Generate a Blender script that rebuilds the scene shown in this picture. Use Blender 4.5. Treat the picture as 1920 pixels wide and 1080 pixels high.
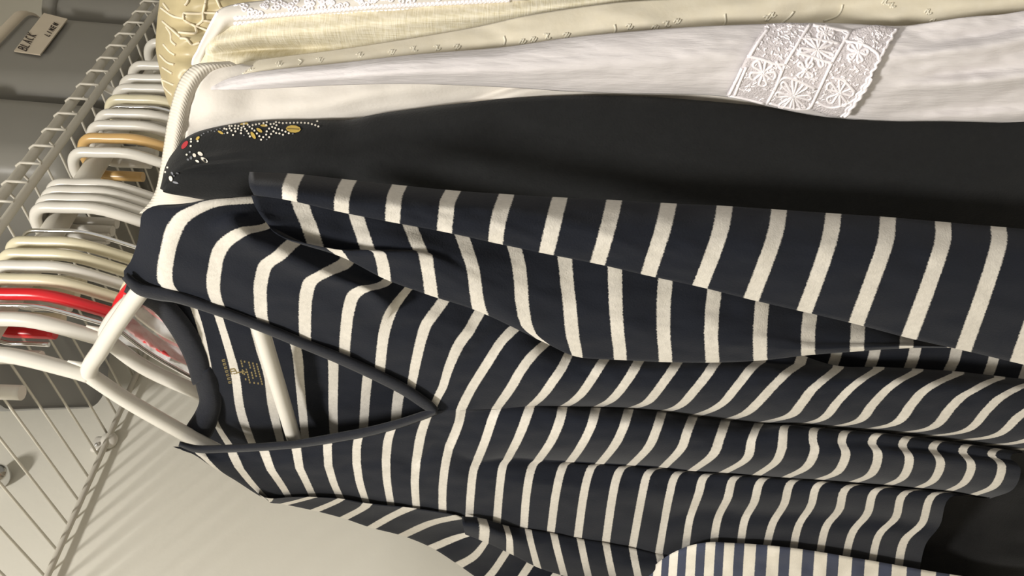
import bpy, bmesh, math, random
import numpy as np
from mathutils import Vector, Matrix, noise
from mathutils.bvhtree import BVHTree
for o in list(bpy.data.objects): bpy.data.objects.remove(o)
S = bpy.context.scene
COL = S.collection
rnd = random.Random(7)
EYE = 1.5                                   # eye height above the floor

# ---------------------------------------------------------------- camera, world, lights, exposure
F = 1440.0                                  # focal length in pixels of a 1920 px wide frame
def _n(a): return a/np.linalg.norm(a)
aX = _n(np.array([14., -1463., F])); aY = np.array([-65., 1416., F]); aY = _n(aY-aY.dot(aX)*aX); aZ = np.cross(aX, aY)
# columns: world axes in camera coordinates (right, down, forward)
M = np.array([aX, aY, aZ])                  # world = M @ cam
cam = bpy.data.cameras.new('camera'); camo = bpy.data.objects.new('camera', cam); COL.objects.link(camo)
cam.sensor_width = 36; cam.lens = 36*F/1920; cam.clip_start = 0.01
r, d, f = M[:, 0], M[:, 1], M[:, 2]
camo.matrix_world = Matrix(((r[0], -d[0], -f[0], 0), (r[1], -d[1], -f[1], 0), (r[2], -d[2], -f[2], EYE), (0, 0, 0, 1)))
S.camera = camo
S.view_settings.view_transform = 'Standard'; S.view_settings.look = 'None'
S.view_settings.gamma = 1; S.view_settings.use_curve_mapping = False
S.view_settings.exposure = 0.50
W = bpy.data.worlds.new('world'); S.world = W; W.use_nodes = True
W.node_tree.nodes['Background'].inputs[0].default_value = (1, .96, .9, 1)
W.node_tree.nodes['Background'].inputs[1].default_value = 0.42
L = bpy.data.lights.new('ceiling_lamp_light', 'AREA'); L.shape = 'DISK'; L.size = 0.21; L.energy = 17; L.color = (1, .965, .91)
Lo = bpy.data.objects.new('ceiling_lamp_light', L); COL.objects.link(Lo); Lo.location = (-.42, .02, EYE+.93)
Lo.rotation_euler = (0, 0, 0)

# ---------------------------------------------------------------- geometry helpers
def ray(px, py):
    return M @ np.array([px-960., py-540., F])
def atX(px, py, X):
    v = ray(px, py); t = X/v[0]; return np.array([X, v[1]*t, v[2]*t+EYE])
def atY(px, py, Y):
    v = ray(px, py); t = Y/v[1]; return np.array([v[0]*t, Y, v[2]*t+EYE])
def atZ(px, py, Z):
    v = ray(px, py); t = Z/v[2]; return np.array([v[0]*t, v[1]*t, Z+EYE])
def cr(ox, oy, s, *p): return [(ox+a/s, oy+b/s) for a, b in p]
K = 2.8235
C6 = lambda *p: cr(230, 340, K, *p)
C7 = lambda *p: cr(300, 640, 2.454, *p)
C9 = lambda *p: cr(840, 700, K, *p)
CB = lambda *p: cr(1240, 700, K, *p)

def catmull(P, ts):
    """P (n,k), ts in 0..n-1"""
    P = np.asarray(P, float); n = len(P)
    if n == 1: return np.repeat(P, len(ts), 0)
    if n == 2: return P[0]+(P[1]-P[0])*np.asarray(ts)[:, None]
    out = []
    for t in ts:
        i = min(int(t), n-2); u = t-i
        p1, p2 = P[i], P[i+1]
        p0 = P[i-1] if i > 0 else 2*p1-p2
        p3 = P[i+2] if i+2 < n else 2*p2-p1
        out.append(.5*((2*p1)+(-p0+p2)*u+(2*p0-5*p1+4*p2-p3)*u*u+(-p0+3*p1-3*p2+p3)*u**3))
    return np.array(out)
def resample(P, m):
    P = np.asarray(P, float)
    dense = catmull(P, np.linspace(0, len(P)-1, 12*len(P)))
    s = np.concatenate([[0], np.cumsum(np.linalg.norm(np.diff(dense, axis=0), axis=1))])
    q = np.linspace(0, s[-1], m)
    return np.array([np.interp(q, s, dense[:, k]) for k in range(2)]).T

MAT = {}
def link(name, me, mat, parent=None):
    o = bpy.data.objects.new(name, me); COL.objects.link(o)
    for m in (mat if isinstance(mat, (list, tuple)) else [mat]): me.materials.append(m)
    if parent is not None: o.parent = parent
    return o
def tag(o, label=None, cat=None, group=None, kind=None):
    if label: o['label'] = label
    if cat: o['category'] = cat
    if group: o['group'] = group
    if kind: o['kind'] = kind
    return o
def empty(name, loc, label, cat, group=None):
    o = bpy.data.objects.new(name, None); COL.objects.link(o); o.empty_display_size = .02
    o.location = loc
    return tag(o, label, cat, group)
def reparent(o, p):
    o.parent = p; o.matrix_parent_inverse = Matrix.Translation(-Vector(p.location))

def sheet(name, rows, X, mat, parent=None, ms=24, sub=5, th=0.0, thick=.0009, wob=.0012, wsc=30, seed=0, rim=True):
    """Cloth lofted through cross-wise curves. rows: list of (v, [segment, ...]) ; a segment is a list of (px,py);
    X(v, u) gives the distance of that spot along the rail in metres, u runs 0..nseg across."""
    if isinstance(ms, int): ms = [ms]*len(rows[0][1])
    data = []; us = []
    for k, m in enumerate(ms): us += list(np.linspace(k, k+1, m)[(1 if k else 0):])
    for v, segs in rows:
        pts = np.concatenate([resample(s, m)[(1 if k else 0):] for k, (s, m) in enumerate(zip(segs, ms))])
        data.append(np.concatenate([pts, np.full((len(pts), 1), v)], 1))
    data = np.array(data); nr, nc, _ = data.shape
    ts = np.linspace(0, nr-1, (nr-1)*sub+1)
    G = catmull(data.reshape(nr, -1), ts).reshape(len(ts), nc, 3)
    vs, uvs, back = [], [], []
    for i in range(len(ts)):
        for j in range(nc):
            px, py, v = G[i, j]; u = us[j]
            x = X(v, u)
            x += wob*noise.noise(Vector((px/wsc*.35, py/wsc, seed)))+wob*.5*noise.noise(Vector((px/wsc, py/wsc*2.2, seed+9)))
            vs.append(atX(px, py, x)); uvs.append((u/len(ms), v))
            if th:
                w = u/len(ms); e = min(1, max(0, i/(len(ts)-1)))*1.0
                back.append(atX(px, py, x+th*(math.sin(math.pi*min(max(w, 0), 1))**.6)*(math.sin(math.pi*e)**.35)+.0006))
    faces = [(i*nc+j, (i+1)*nc+j, (i+1)*nc+j+1, i*nc+j+1) for i in range(len(ts)-1) for j in range(nc-1)]
    if th:
        n = len(vs); vs += back; uvs += uvs
        faces += [tuple(n+q for q in reversed(fc)) for fc in faces[:]]
        bd = [(0, j) for j in range(nc)]+[(i, nc-1) for i in range(1, len(ts))]+[(len(ts)-1, j) for j in range(nc-2, -1, -1)]+[(i, 0) for i in range(len(ts)-2, 0, -1)]
        ids = [a*nc+b for a, b in bd]
        for a, b in zip(ids, ids[1:]+ids[:1]): faces.append((a, b, n+b, n+a))
    me = bpy.data.meshes.new(name); me.from_pydata([tuple(p) for p in vs], [], faces)
    uvl = me.uv_layers.new(name='UVMap')
    for lp in me.loops: uvl.data[lp.index].uv = uvs[lp.vertex_index]
    me.polygons.foreach_set('use_smooth', [True]*len(me.polygons))
    bm = bmesh.new(); bm.from_mesh(me); bmesh.ops.recalc_face_normals(bm, faces=bm.faces); bm.to_mesh(me); bm.free()
    o = link(name, me, mat)
    if not th and thick:
        md = o.modifiers.new('thickness', 'SOLIDIFY'); md.thickness = thick; md.offset = 0; md.use_rim = rim
    if parent: reparent(o, parent)
    return o
def bvh_of(*objs):
    vs, fs = [], []
    for o in objs:
        n = len(vs); vs += [v.co[:] for v in o.data.vertices]; fs += [[n+i for i in p.vertices] for p in o.data.polygons]
    return BVHTree.FromPolygons(vs, fs)
def drop(tree, px, py, lift=.0008, X=None):
    v = Vector(ray(px, py)).normalized()
    h = tree.ray_cast(Vector((0, 0, EYE)), v)
    if h[0] is None:
        if X is None: return None
        return Vector(atX(px, py, X))-v*lift
    return h[0]-v*lift

def tube_bm(bm, pts, rad, n=8, closed=False, caps=True, mi=0):
    pts = [Vector(p) for p in pts]; N = len(pts); rings = []
    up = None
    for i, p in enumerate(pts):
        a = pts[(i-1) % N] if (closed or i > 0) else p; b = pts[(i+1) % N] if (closed or i < N-1) else p
        t = (b-a).normalized()
        if up is None: up = t.orthogonal().normalized()
        up = (up-up.dot(t)*t)
        if up.length < 1e-6: up = t.orthogonal()
        up.normalize()
        s = t.cross(up); rr = rad[i] if isinstance(rad, (list, tuple)) else rad
        rings.append([bm.verts.new(p+(up*math.cos(2*math.pi*k/n)+s*math.sin(2*math.pi*k/n))*rr) for k in range(n)])
    R = N if closed else N-1
    for i in range(R):
        A, B = rings[i], rings[(i+1) % N]
        for k in range(n):
            fc = bm.faces.new((A[k], A[(k+1) % n], B[(k+1) % n], B[k])); fc.smooth = True; fc.material_index = mi
    if not closed and caps:
        bm.faces.new(list(reversed(rings[0]))).material_index = mi; bm.faces.new(rings[-1]).material_index = mi
def box_bm(bm, lo, hi, bev=0.0, seg=2, mi=0):
    lo, hi = Vector(lo), Vector(hi); c = (lo+hi)/2; s = hi-lo
    g = bmesh.ops.create_cube(bm, size=1, matrix=Matrix.Translation(c) @ Matrix.Diagonal((*s, 1)))
    if bev:
        es = list({e for v in g['verts'] for e in v.link_edges})
        bmesh.ops.bevel(bm, geom=es, offset=bev, segments=seg, affect='EDGES', profile=.5)
def mesh_obj(name, bm, mat, parent=None, smooth=None):
    bmesh.ops.recalc_face_normals(bm, faces=bm.faces)
    me = bpy.data.meshes.new(name); bm.to_mesh(me); bm.free()
    if smooth: me.polygons.foreach_set('use_smooth', [True]*len(me.polygons))
    o = link(name, me, mat)
    if parent is not None: reparent(o, parent)
    return o
def smooth_path(P, n):
    P = np.asarray(P, float); return [Vector(q) for q in catmull(P, np.linspace(0, len(P)-1, n))]

# ---------------------------------------------------------------- materials
def srgb(r, g, b):
    f = lambda c: (c/255/12.92) if c/255 <= .04045 else ((c/255+.055)/1.055)**2.4
    return (f(r), f(g), f(b), 1)
def base(name, color, rough=.8, spec=.3, metal=0):
    m = bpy.data.materials.new(name); m.use_nodes = True
    b = m.node_tree.nodes['Principled BSDF']
    b.inputs['Base Color'].default_value = color; b.inputs['Roughness'].default_value = rough
    b.inputs['Specular IOR Level'].default_value = spec; b.inputs['Metallic'].default_value = metal
    return m, m.node_tree, b
def nd(nt, t, **kw):
    n = nt.nodes.new(t)
    for k, v in kw.items():
        if k.startswith('i_'): n.inputs[int(k[2:])].default_value = v
        else: setattr(n, k, v)
    return n
def math_(nt, op, a, b=None, c=None):
    n = nt.nodes.new('ShaderNodeMath'); n.operation = op
    for i, x in enumerate((a, b, c)):
        if x is None: continue
        if isinstance(x, (int, float)): n.inputs[i].default_value = x
        else: nt.links.new(x, n.inputs[i])
    return n.outputs[0]
def bumpy(nt, b, scale, strength, dist=.001, stretch=None, coord='Object', extra=None, detail=3):
    tc = nt.nodes.new('ShaderNodeTexCoord'); mp = nt.nodes.new('ShaderNodeMapping')
    nt.links.new(tc.outputs[coord], mp.inputs[0])
    if stretch: mp.inputs['Scale'].default_value = stretch
    nz = nd(nt, 'ShaderNodeTexNoise'); nz.inputs['Scale'].default_value = scale; nz.inputs['Detail'].default_value = detail
    nt.links.new(mp.outputs[0], nz.inputs['Vector'])
    h = nz.outputs[0]
    if extra is not None: h = math_(nt, 'ADD', h, extra)
    bp = nt.nodes.new('ShaderNodeBump'); bp.inputs['Strength'].default_value = strength; bp.inputs['Distance'].default_value = dist
    nt.links.new(h, bp.inputs['Height']); nt.links.new(bp.outputs[0], b.inputs['Normal'])
    return nz, mp
def var_color(nt, b, nz, c1, c2):
    mx = nt.nodes.new('ShaderNodeMix'); mx.data_type = 'RGBA'
    mx.inputs['A'].default_value = c1; mx.inputs['B'].default_value = c2
    nt.links.new(nz.outputs[0], mx.inputs['Factor']); nt.links.new(mx.outputs['Result'], b.inputs['Base Color'])
    return mx
def fabric(name, c1, c2=None, scale=900, strength=.35, rough=.9, stretch=None, sheen=.1, dist=.0006):
    m, nt, b = base(name, c1, rough, .15)
    nz, mp = bumpy(nt, b, scale, strength, dist, stretch)
    b.inputs['Sheen Weight'].default_value = sheen
    n2 = nd(nt, 'ShaderNodeTexNoise'); n2.inputs['Scale'].default_value = scale*.35
    nt.links.new(mp.outputs[0], n2.inputs['Vector'])
    var_color(nt, b, n2, c1, c2 or tuple(x*.86 for x in c1[:3])+(1,))
    return m
def striped(name, dark, light, ratio, phase=0.0, rib=260, mott=.10):
    m, nt, b = base(name, dark, .92, .12)
    b.inputs['Sheen Weight'].default_value = .08
    tc = nt.nodes.new('ShaderNodeTexCoord'); sx = nt.nodes.new('ShaderNodeSeparateXYZ')
    nt.links.new(tc.outputs['UV'], sx.inputs[0])
    nz = nd(nt, 'ShaderNodeTexNoise'); nz.inputs['Scale'].default_value = 1100
    nt.links.new(tc.outputs['Object'], nz.inputs['Vector'])
    jag = math_(nt, 'MULTIPLY', math_(nt, 'SUBTRACT', nz.outputs[0], .5), .05)
    v = math_(nt, 'ADD', math_(nt, 'ADD', sx.outputs[1], .5+phase), jag)
    dd = math_(nt, 'ABSOLUTE', math_(nt, 'SUBTRACT', math_(nt, 'FRACT', v), .5))
    mr = nt.nodes.new('ShaderNodeMapRange'); mr.inputs[1].default_value = ratio/2-.012; mr.inputs[2].default_value = ratio/2+.012
    mr.inputs[3].default_value = 1; mr.inputs[4].default_value = 0; nt.links.new(dd, mr.inputs[0])
    n2 = nd(nt, 'ShaderNodeTexNoise'); n2.inputs['Scale'].default_value = 420; n2.inputs['Detail'].default_value = 4
    nt.links.new(tc.outputs['Object'], n2.inputs['Vector'])
    lm = nt.nodes.new('ShaderNodeMix'); lm.data_type = 'RGBA'
    lm.inputs['A'].default_value = tuple(x*(1-mott*2.2) for x in light[:3])+(1,); lm.inputs['B'].default_value = tuple(min(1, x*(1+mott)) for x in light[:3])+(1,)
    nt.links.new(n2.outputs[0], lm.inputs['Factor'])
    mx = nt.nodes.new('ShaderNodeMix'); mx.data_type = 'RGBA'
    mx.inputs['A'].default_value = dark; nt.links.new(lm.outputs['Result'], mx.inputs['B'])
    nt.links.new(mr.outputs[0], mx.inputs['Factor']); nt.links.new(mx.outputs['Result'], b.inputs['Base Color'])
    bp = nt.nodes.new('ShaderNodeBump'); bp.inputs['Strength'].default_value = .35; bp.inputs['Distance'].default_value = .0005
    nt.links.new(nz.outputs[0], bp.inputs['Height']); nt.links.new(bp.outputs[0], b.inputs['Normal'])
    return m
def plastic(name, c, rough=.28): 
    m, nt, b = base(name, c, rough, .5)
    nz, mp = bumpy(nt, b, 60, .08, .001)
    var_color(nt, b, nz, c, tuple(x*.93 for x in c[:3])+(1,))
    return m
WHITEP = plastic('white_plastic', srgb(216, 212, 203)); CREAMP = plastic('cream_plastic', srgb(216, 208, 180))
REDP = plastic('red_plastic', srgb(205, 30, 38)); TANP = plastic('tan_plastic', srgb(205, 168, 110))
WIRE = plastic('white_coated_wire', srgb(205, 200, 188), .4)
CHROME, _, _ = base('chrome', (.75, .75, .75, 1), .15, .5, 1)
NAVY = srgb(26, 29, 37); OFFW = srgb(208, 203, 194)
STR = striped('navy_white_stripe_jersey', NAVY, OFFW, .285)
STRB = striped('blue_white_stripe_cotton', srgb(68, 73, 90), srgb(222, 216, 204), .52, mott=.04)
NAVYM = fabric('navy_binding', srgb(26, 28, 34), srgb(34, 36, 43), 700, .4)
BLACK = fabric('black_jersey', srgb(31, 32, 33), srgb(24, 25, 26), 800, .4)
BLACK2 = fabric('black_trouser_cloth', srgb(22, 22, 23), srgb(14, 14, 15), 800, .3)
WHITEC = fabric('white_cotton', srgb(212, 206, 198), srgb(218, 213, 206), 500, .2)
CREAMC = fabric('cream_cotton', srgb(218, 211, 194), srgb(212, 203, 181), 400, .2)
GAUZE = fabric('white_gauze', srgb(206, 201, 203), srgb(213, 209, 210), 240, .6, stretch=(2.2, 2.2, .35), dist=.0009)
LACE = fabric('white_lace_net', srgb(212, 206, 210), srgb(200, 194, 198), 900, .8, dist=.001)
CORD = fabric('white_embroidery_thread', srgb(240, 235, 240), srgb(246, 242, 247), 700, .3)
def woven():
    m, nt, b = base('cream_slub_weave', srgb(228, 217, 186), .9, .15)
    tc = nt.nodes.new('ShaderNodeTexCoord')
    def w(st):
        mp = nt.nodes.new('ShaderNodeMapping'); mp.inputs['Scale'].default_value = st; nt.links.new(tc.outputs['Object'], mp.inputs[0])
        n = nd(nt, 'ShaderNodeTexNoise'); n.inputs['Scale'].default_value = 130; n.inputs['Detail'].default_value = 2; nt.links.new(mp.outputs[0], n.inputs['Vector']); return n.outputs[0]
    h = math_(nt, 'ADD', w((1, 9, .9)), w((1, .9, 9)))
    hh = math_(nt, 'MULTIPLY', h, .5)
    mx = nt.nodes.new('ShaderNodeMix'); mx.data_type = 'RGBA'; mx.inputs['A'].default_value = srgb(206, 196, 164); mx.inputs['B'].default_value = srgb(238, 232, 214)
    mr = nt.nodes.new('ShaderNodeMapRange'); mr.inputs[1].default_value = .3; mr.inputs[2].default_value = .7; nt.links.new(hh, mr.inputs[0])
    nt.links.new(mr.outputs[0], mx.inputs['Factor']); nt.links.new(mx.outputs['Result'], b.inputs['Base Color'])
    bp = nt.nodes.new('ShaderNodeBump'); bp.inputs['Strength'].default_value = .5; bp.inputs['Distance'].default_value = .0008
    nt.links.new(hh, bp.inputs['Height']); nt.links.new(bp.outputs[0], b.inputs['Normal']); return m
WOVEN = woven()
def ribbed(name, c, n, axis=0):
    m, nt, b = base(name, c, .9, .15)
    tc = nt.nodes.new('ShaderNodeTexCoord'); sx = nt.nodes.new('ShaderNodeSeparateXYZ'); nt.links.new(tc.outputs['UV'], sx.inputs[0])
    s = math_(nt, 'SINE', math_(nt, 'MULTIPLY', sx.outputs[axis], n*6.283))
    bp = nt.nodes.new('ShaderNodeBump'); bp.inputs['Strength'].default_value = .22; bp.inputs['Distance'].default_value = .0008
    nt.links.new(s, bp.inputs['Height']); nt.links.new(bp.outputs[0], b.inputs['Normal']); return m
RIBW = ribbed('white_rib_knit', srgb(214, 208, 196), 60)
WALL, nt, b = base('painted_wall', srgb(222, 219, 208), .55, .25)
bumpy(nt, b, 140, .12, .001)
CEIL, _, _ = base('ceiling_paint', srgb(225, 220, 205), .8, .2)
FLOORM = fabric('beige_carpet', srgb(150, 138, 120), None, 300, .8)
def frosted(name, c, tr=.35):
    m, nt, b = base(name, c, .33, .5)
    b.inputs['Transmission Weight'].default_value = tr; b.inputs['IOR'].default_value = 1.25
    nz, mp = bumpy(nt, b, 12, .25, .004)
    var_color(nt, b, nz, c, tuple(x*.8 for x in c[:3])+(1,)); return m
BIN = frosted('grey_frosted_plastic', srgb(168, 165, 157)); BINB = frosted('bluish_frosted_plastic', srgb(176, 177, 178), .25)
TAPE = fabric('paper_tape', srgb(200, 188, 168), srgb(192, 180, 160), 200, .1)
INK, _, _ = base('marker_ink', srgb(62, 54, 50), .6, .3)
GOLD, _, _ = base('gold_print', srgb(196, 168, 84), .5, .4)
GOLDD, _, _ = base('dull_gold_print', srgb(122, 108, 70), .6, .4)
DOT, _, _ = base('white_print', srgb(232, 226, 214), .6, .3)
GREYP, _, _ = base('grey_print', srgb(120, 122, 128), .6, .3)
REDD, _, _ = base('red_print', srgb(176, 52, 60), .6, .3)

# ---------------------------------------------------------------- room shell
def slab(name, lo, hi, mat):
    bm = bmesh.new(); box_bm(bm, lo, hi); return tag(mesh_obj(name, bm, mat), kind='structure')
WY = .697
slab('floor', (-1.25, -1.35, -.1), (2.1, .8, 0), FLOORM)
slab('ceiling', (-1.25, -1.35, EYE+1.0), (2.1, .8, EYE+1.1), CEIL)
slab('wall_back', (-1.25, WY, 0), (2.1, WY+.1, EYE+1.0), WALL)
slab('wall_left', (-1.25, -1.35, 0), (-1.15, WY, EYE+1.0), WALL)
slab('wall_right', (2.0, -1.35, 0), (2.1, WY, EYE+1.0), WALL)

# ---------------------------------------------------------------- wire shelf with hanging rod
ZD, ZL, YL, ZU = EYE+.4056, EYE+.390, .407, EYE+.4075
shelf = empty('wire_shelf', (.5, YL, ZD), 'white wire closet shelf with a laddered front lip, screwed to the beige wall', 'shelf')
X0, NW = .8343, 62                          # lip wires every 25.4 mm
xs = [X0+.0254*8-.0254*i for i in range(NW)]
xa, xb = min(xs)-.01, max(xs)+.01
for nm, y, z, rr in (('front_top_rail', YL+.001, ZU, .0042), ('front_bottom_rail', YL, ZL, .0036), ('back_rail', WY-.009, EYE+.3985, .0030)):
    bm = bmesh.new(); tube_bm(bm, [(xa, y, z), ((xa+xb)/2, y, z), (xb, y, z)], rr, 12); mesh_obj(nm, bm, WIRE, shelf)
for x in xs:
    bm = bmesh.new()
    P = [(x, YL-.0036, ZL), (x, YL-.0040, ZL+.008), (x, YL-.0042, ZU), (x, YL-.001, ZU+.0048), (x, YL+.006, ZU+.0042), (x, YL+.02, ZD), (x, (YL+WY)/2, ZD), (x, WY-.001, ZD)]
    tube_bm(bm, P, .00125, 6); mesh_obj('wire', bm, WIRE, shelf)
# wall clip with screw on the back rail
clip = atY(208, 828, WY-.006)
bm = bmesh.new()
bmesh.ops.create_uvsphere(bm, u_segments=20, v_segments=12, radius=.0085, matrix=Matrix.Translation((clip[0]+.002, WY-.005, EYE+.399)) @ Matrix.Diagonal((1.1, .8, 1, 1)))
cl = mesh_obj('wall_clip', bm, WHITEP, None, True)
bm = bmesh.new(); box_bm(bm, (clip[0]-.012, WY-.008, EYE+.398), (clip[0]+.006, WY-.001, EYE+.414), .003); 
q = mesh_obj('clip_plate', bm, WHITEP, None, True)
bm = bmesh.new(); bmesh.ops.create_uvsphere(bm, u_segments=12, v_segments=8, radius=.0022, matrix=Matrix.Translation((clip[0]-.006, WY-.009, EYE+.407)))
sc = mesh_obj('screw_head', bm, CHROME, None, True)
reparent(cl, shelf); reparent(q, shelf); reparent(sc, shelf)
ZR, YR = EYE+.342, .400
bm = bmesh.new(); tube_bm(bm, [(xa, YR, ZR), (.5, YR, ZR), (xb, YR, ZR)], .0085, 20)
rod = tag(mesh_obj('hanging_rod', bm, WIRE), 'white round hanging rod below the shelf lip, carrying all the hangers', 'rod')
for i, x in enumerate((.665, 1.0)):
    bm = bmesh.new()
    tube_bm(bm, smooth_path([(x, YL, ZL+.004), (x, YL+.012, ZL-.012), (x, YR+.022, ZR+.012), (x, YR+.016, ZR-.012), (x, YR, ZR-.0125), (x, YR-.010, ZR-.008)], 20), .004, 8)
    b2 = mesh_obj('rod_hook', bm, WHITEP, shelf)

# ---------------------------------------------------------------- storage bins on the shelf
def bin_(name, lo, hi, mat, label, rot=0, lid=True, content=None):
    c = ((lo[0]+hi[0])/2, (lo[1]+hi[1])/2, lo[2])
    e = empty(name, c, label, 'storage bin', None)
    hx, hy, h = (hi[0]-lo[0])/2, (hi[1]-lo[1])/2, hi[2]-lo[2]
    def ring(bm, s, z, rad=.03, n=6):
        vs = []
        for qx, qy, a0 in ((1, 1, 0), (-1, 1, 90), (-1, -1, 180), (1, -1, 270)):
            for k in range(n+1):
                a = math.radians(a0+90*k/n)
                vs.append(bm.verts.new((qx*(hx*s-rad)+rad*math.cos(a), qy*(hy*s-rad)+rad*math.sin(a), z)))
        return vs
    bm = bmesh.new()
    prof = [(.86, .004), (.90, .0), (.93, .003), (.945, .012), (.965, h*.5), (.985, h*.96), (1.0, h*.965), (1.0, h), (.975, h), (.96, h*.9), (.93, .016), (.90, .006)]
    R = [ring(bm, s, z) for s, z in prof]
    for A, B in zip(R, R[1:]):
        for k in range(len(A)): bm.faces.new((A[k], A[(k+1) % len(A)], B[(k+1) % len(B)], B[k]))
    bm.faces.new(R[0]); bm.faces.new(R[-1])
    bd = mesh_obj('body', bm, mat, None, True); bd.parent = e
    md = bd.modifiers.new('es', 'EDGE_SPLIT'); md.split_angle = math.radians(50)
    if lid:
        bm = bmesh.new(); R = [ring(bm, s, z) for s, z in ((1.02, h-.004), (1.03, h+.002), (1.03, h+.008), (1.0, h+.011), (.95, h+.011), (.93, h+.007))]
        for A, B in zip(R, R[1:]):
            for k in range(len(A)): bm.faces.new((A[k], A[(k+1) % len(A)], B[(k+1) % len(B)], B[k]))
        bm.faces.new(R[-1]); bm.faces.new(list(reversed(R[0])))
        l_ = mesh_obj('lid', bm, TAPE if lid == 'tan' else mat, None, True); l_.parent = e
    e.rotation_euler = (0, 0, rot)
    return e
ZS = ZD+.0015
bL = bin_('storage_bin', (.700, .430, ZS), (.868, .690, ZS+.150), BIN, 'grey frosted shoe box with a handwritten BLACK LINEN tape label, on the wire shelf', 0, 'tan')
bin_('storage_bin', (.572, .430, ZS), (.695, .690, ZS+.125), BIN, 'unlabelled grey frosted bin just left of the labelled shoe box, on the wire shelf')
bin_('storage_bin', (.402, .466, ZS), (.502, .674, ZS+.13), BINB, 'pale bluish bin at the bare-wall end of the wire shelf, seen through its wires', -.64)
bin_('storage_bin', (.875, .432, ZS), (1.06, .690, ZS+.14), BIN, 'dark grey bin beyond the labelled shoe box at the far right of the shelf')
# tape label (its own piece stuck on the front face) with marker writing
yF = .4305
def lab(px, py): return Vector(atY(px, py, yF))
bm = bmesh.new(); q4 = [lab(27, 97), lab(76, 104), lab(127, 37), lab(83, 26)]
top = [bm.verts.new(p+Vector((0, -.0012, 0))) for p in q4]; bot = [bm.verts.new(p+Vector((0, .0002, 0))) for p in q4]
bm.faces.new(top); bm.faces.new(list(reversed(bot)))
for i in range(4): bm.faces.new((top[i], top[(i+1) % 4], bot[(i+1) % 4], bot[i]))
tl = mesh_obj('tape_label', bm, TAPE); reparent(tl, bL); tl['label'] = 'off-white paper tape label reading BLACK LINEN'
STK = {'B': [[(0, 0), (0, 1), (.6, .95), (.6, .6), (.05, .52), (.7, .4), (.7, .05), (0, 0)]], 'L': [[(0, 1), (0, 0), (.6, 0)]],
       'A': [[(0, 0), (.35, 1), (.7, 0)], [(.15, .4), (.55, .4)]], 'C': [[(.65, .9), (.2, .95), (0, .5), (.2, .05), (.65, .1)]],
       'K': [[(0, 0), (0, 1)], [(.6, 1), (.05, .45), (.65, 0)]], 'I': [[(.2, 0), (.2, 1)]], 'N': [[(0, 0), (0, 1), (.6, 0), (.6, 1)]],
       'E': [[(.6, 1), (0, 1), (0, 0), (.6, 0)], [(0, .5), (.5, .5)]]}
bm = bmesh.new()
def write(word, p0, p1, h0):   # p0->p1 baseline in pixels, h0 = up vector in pixels
    p0, p1, h0 = map(np.array, (p0, p1, h0)); n = len(word)
    for i, ch in enumerate(word):
        for st in STK[ch]:
            pts = []
            for a, b_ in st:
                q = p0+(p1-p0)*((i+a*.85)/n)+h0*b_
                pts.append(lab(*q)+Vector((0, -.0016, 0)))
            if len(pts) == 2: pts.insert(1, (pts[0]+pts[1])/2)
            tube_bm(bm, pts, .00055, 5)
write('BLACK', (50., 98.), (71., 66.), (-15., -6.))
write('LINEN', (93., 71.), (112., 46.), (-8., -4.))
wr = mesh_obj('handwriting', bm, INK); reparent(wr, bL)
# round grey thing on the wall above the shelf end
kc = atY(-6, 893, WY-.011)
bm = bmesh.new(); bmesh.ops.create_uvsphere(bm, u_segments=24, v_segments=16, radius=.0125, matrix=Matrix.Translation(kc) @ Matrix.Diagonal((1, 1.0, 1, 1)))
tube_bm(bm, [(kc[0], kc[1], kc[2]), (kc[0], WY-.004, kc[2]), (kc[0], WY-.0005, kc[2])], .005, 12)
tag(mesh_obj('wall_knob', bm, CHROME, None, True), 'round shiny grey knob on the wall above the shelf end', 'knob')

# ---------------------------------------------------------------- hangers on the rod
def hanger(X, mat, rad, label, tilt=0.0, kind='plastic', half=.148, drop_=.10, group='hangers along the rod', zoff=0, flip=1, dk=1.0, nub=False):
    bm = bmesh.new(); Yc = YR; rr = rad
    zt = ZR+.0085+rr+.0004
    R = .0195
    hook = [(Yc, ZR-.082), (Yc-.006, ZR-.071), (Yc-R*.96, ZR-.040), (Yc-R, ZR-.012)]
    for k in range(0, 9):
        a = math.pi-k*math.pi/8
        hook.append((Yc+R*math.cos(a), zt-R*.72+R*.72*math.sin(a)))
    hook += [(Yc+R*1.0, ZR-.012), (Yc+R*1.02, ZR-.030)]
    tz = math.tan(tilt)
    def P(y, z): return (X+(z-ZR)*tz*-1 if z < ZR else X, Yc+(y-Yc)*flip, z)
    path = smooth_path([P(y, z) for y, z in hook], 60)
    tube_bm(bm, path, rr, 10)
    za = ZR-.082
    body = [P(Yc, za), P(Yc+.03, za-.018), P(Yc+half*.55, za-.052*dk), P(Yc+half*.95, za-.098*dk), P(Yc+half, za-.108*dk), P(Yc+half*.96, za-.117*dk), P(Yc+half*.86, za-.1185*dk)]
    n0 = [P(Yc-(b_[1]-Yc)*flip, b_[2]) for b_ in body]
    body = [(p[0], p[1], p[2]) for p in body]; neg = [(p[0], 2*Yc-p[1], p[2]) for p in body]
    loop = body+list(reversed(neg[1:]))
    n = len(loop); cp = catmull(np.array(loop+loop[:2]), np.linspace(0, n, 90)[:-1])
    tube_bm(bm, [Vector(p) for p in cp], rr*1.02, 10, closed=True)
    if nub: tube_bm(bm, [P(Yc-.006, za-.004), P(Yc-.012, za+.002), P(Yc-.015, za+.009)], [.0026, .0016, .0007], 8)
    o = mesh_obj('wire_hanger' if kind == 'metal' else 'plastic_hanger', bm, mat)
    return tag(o, label, 'hanger', group)
PR = .0044
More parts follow.
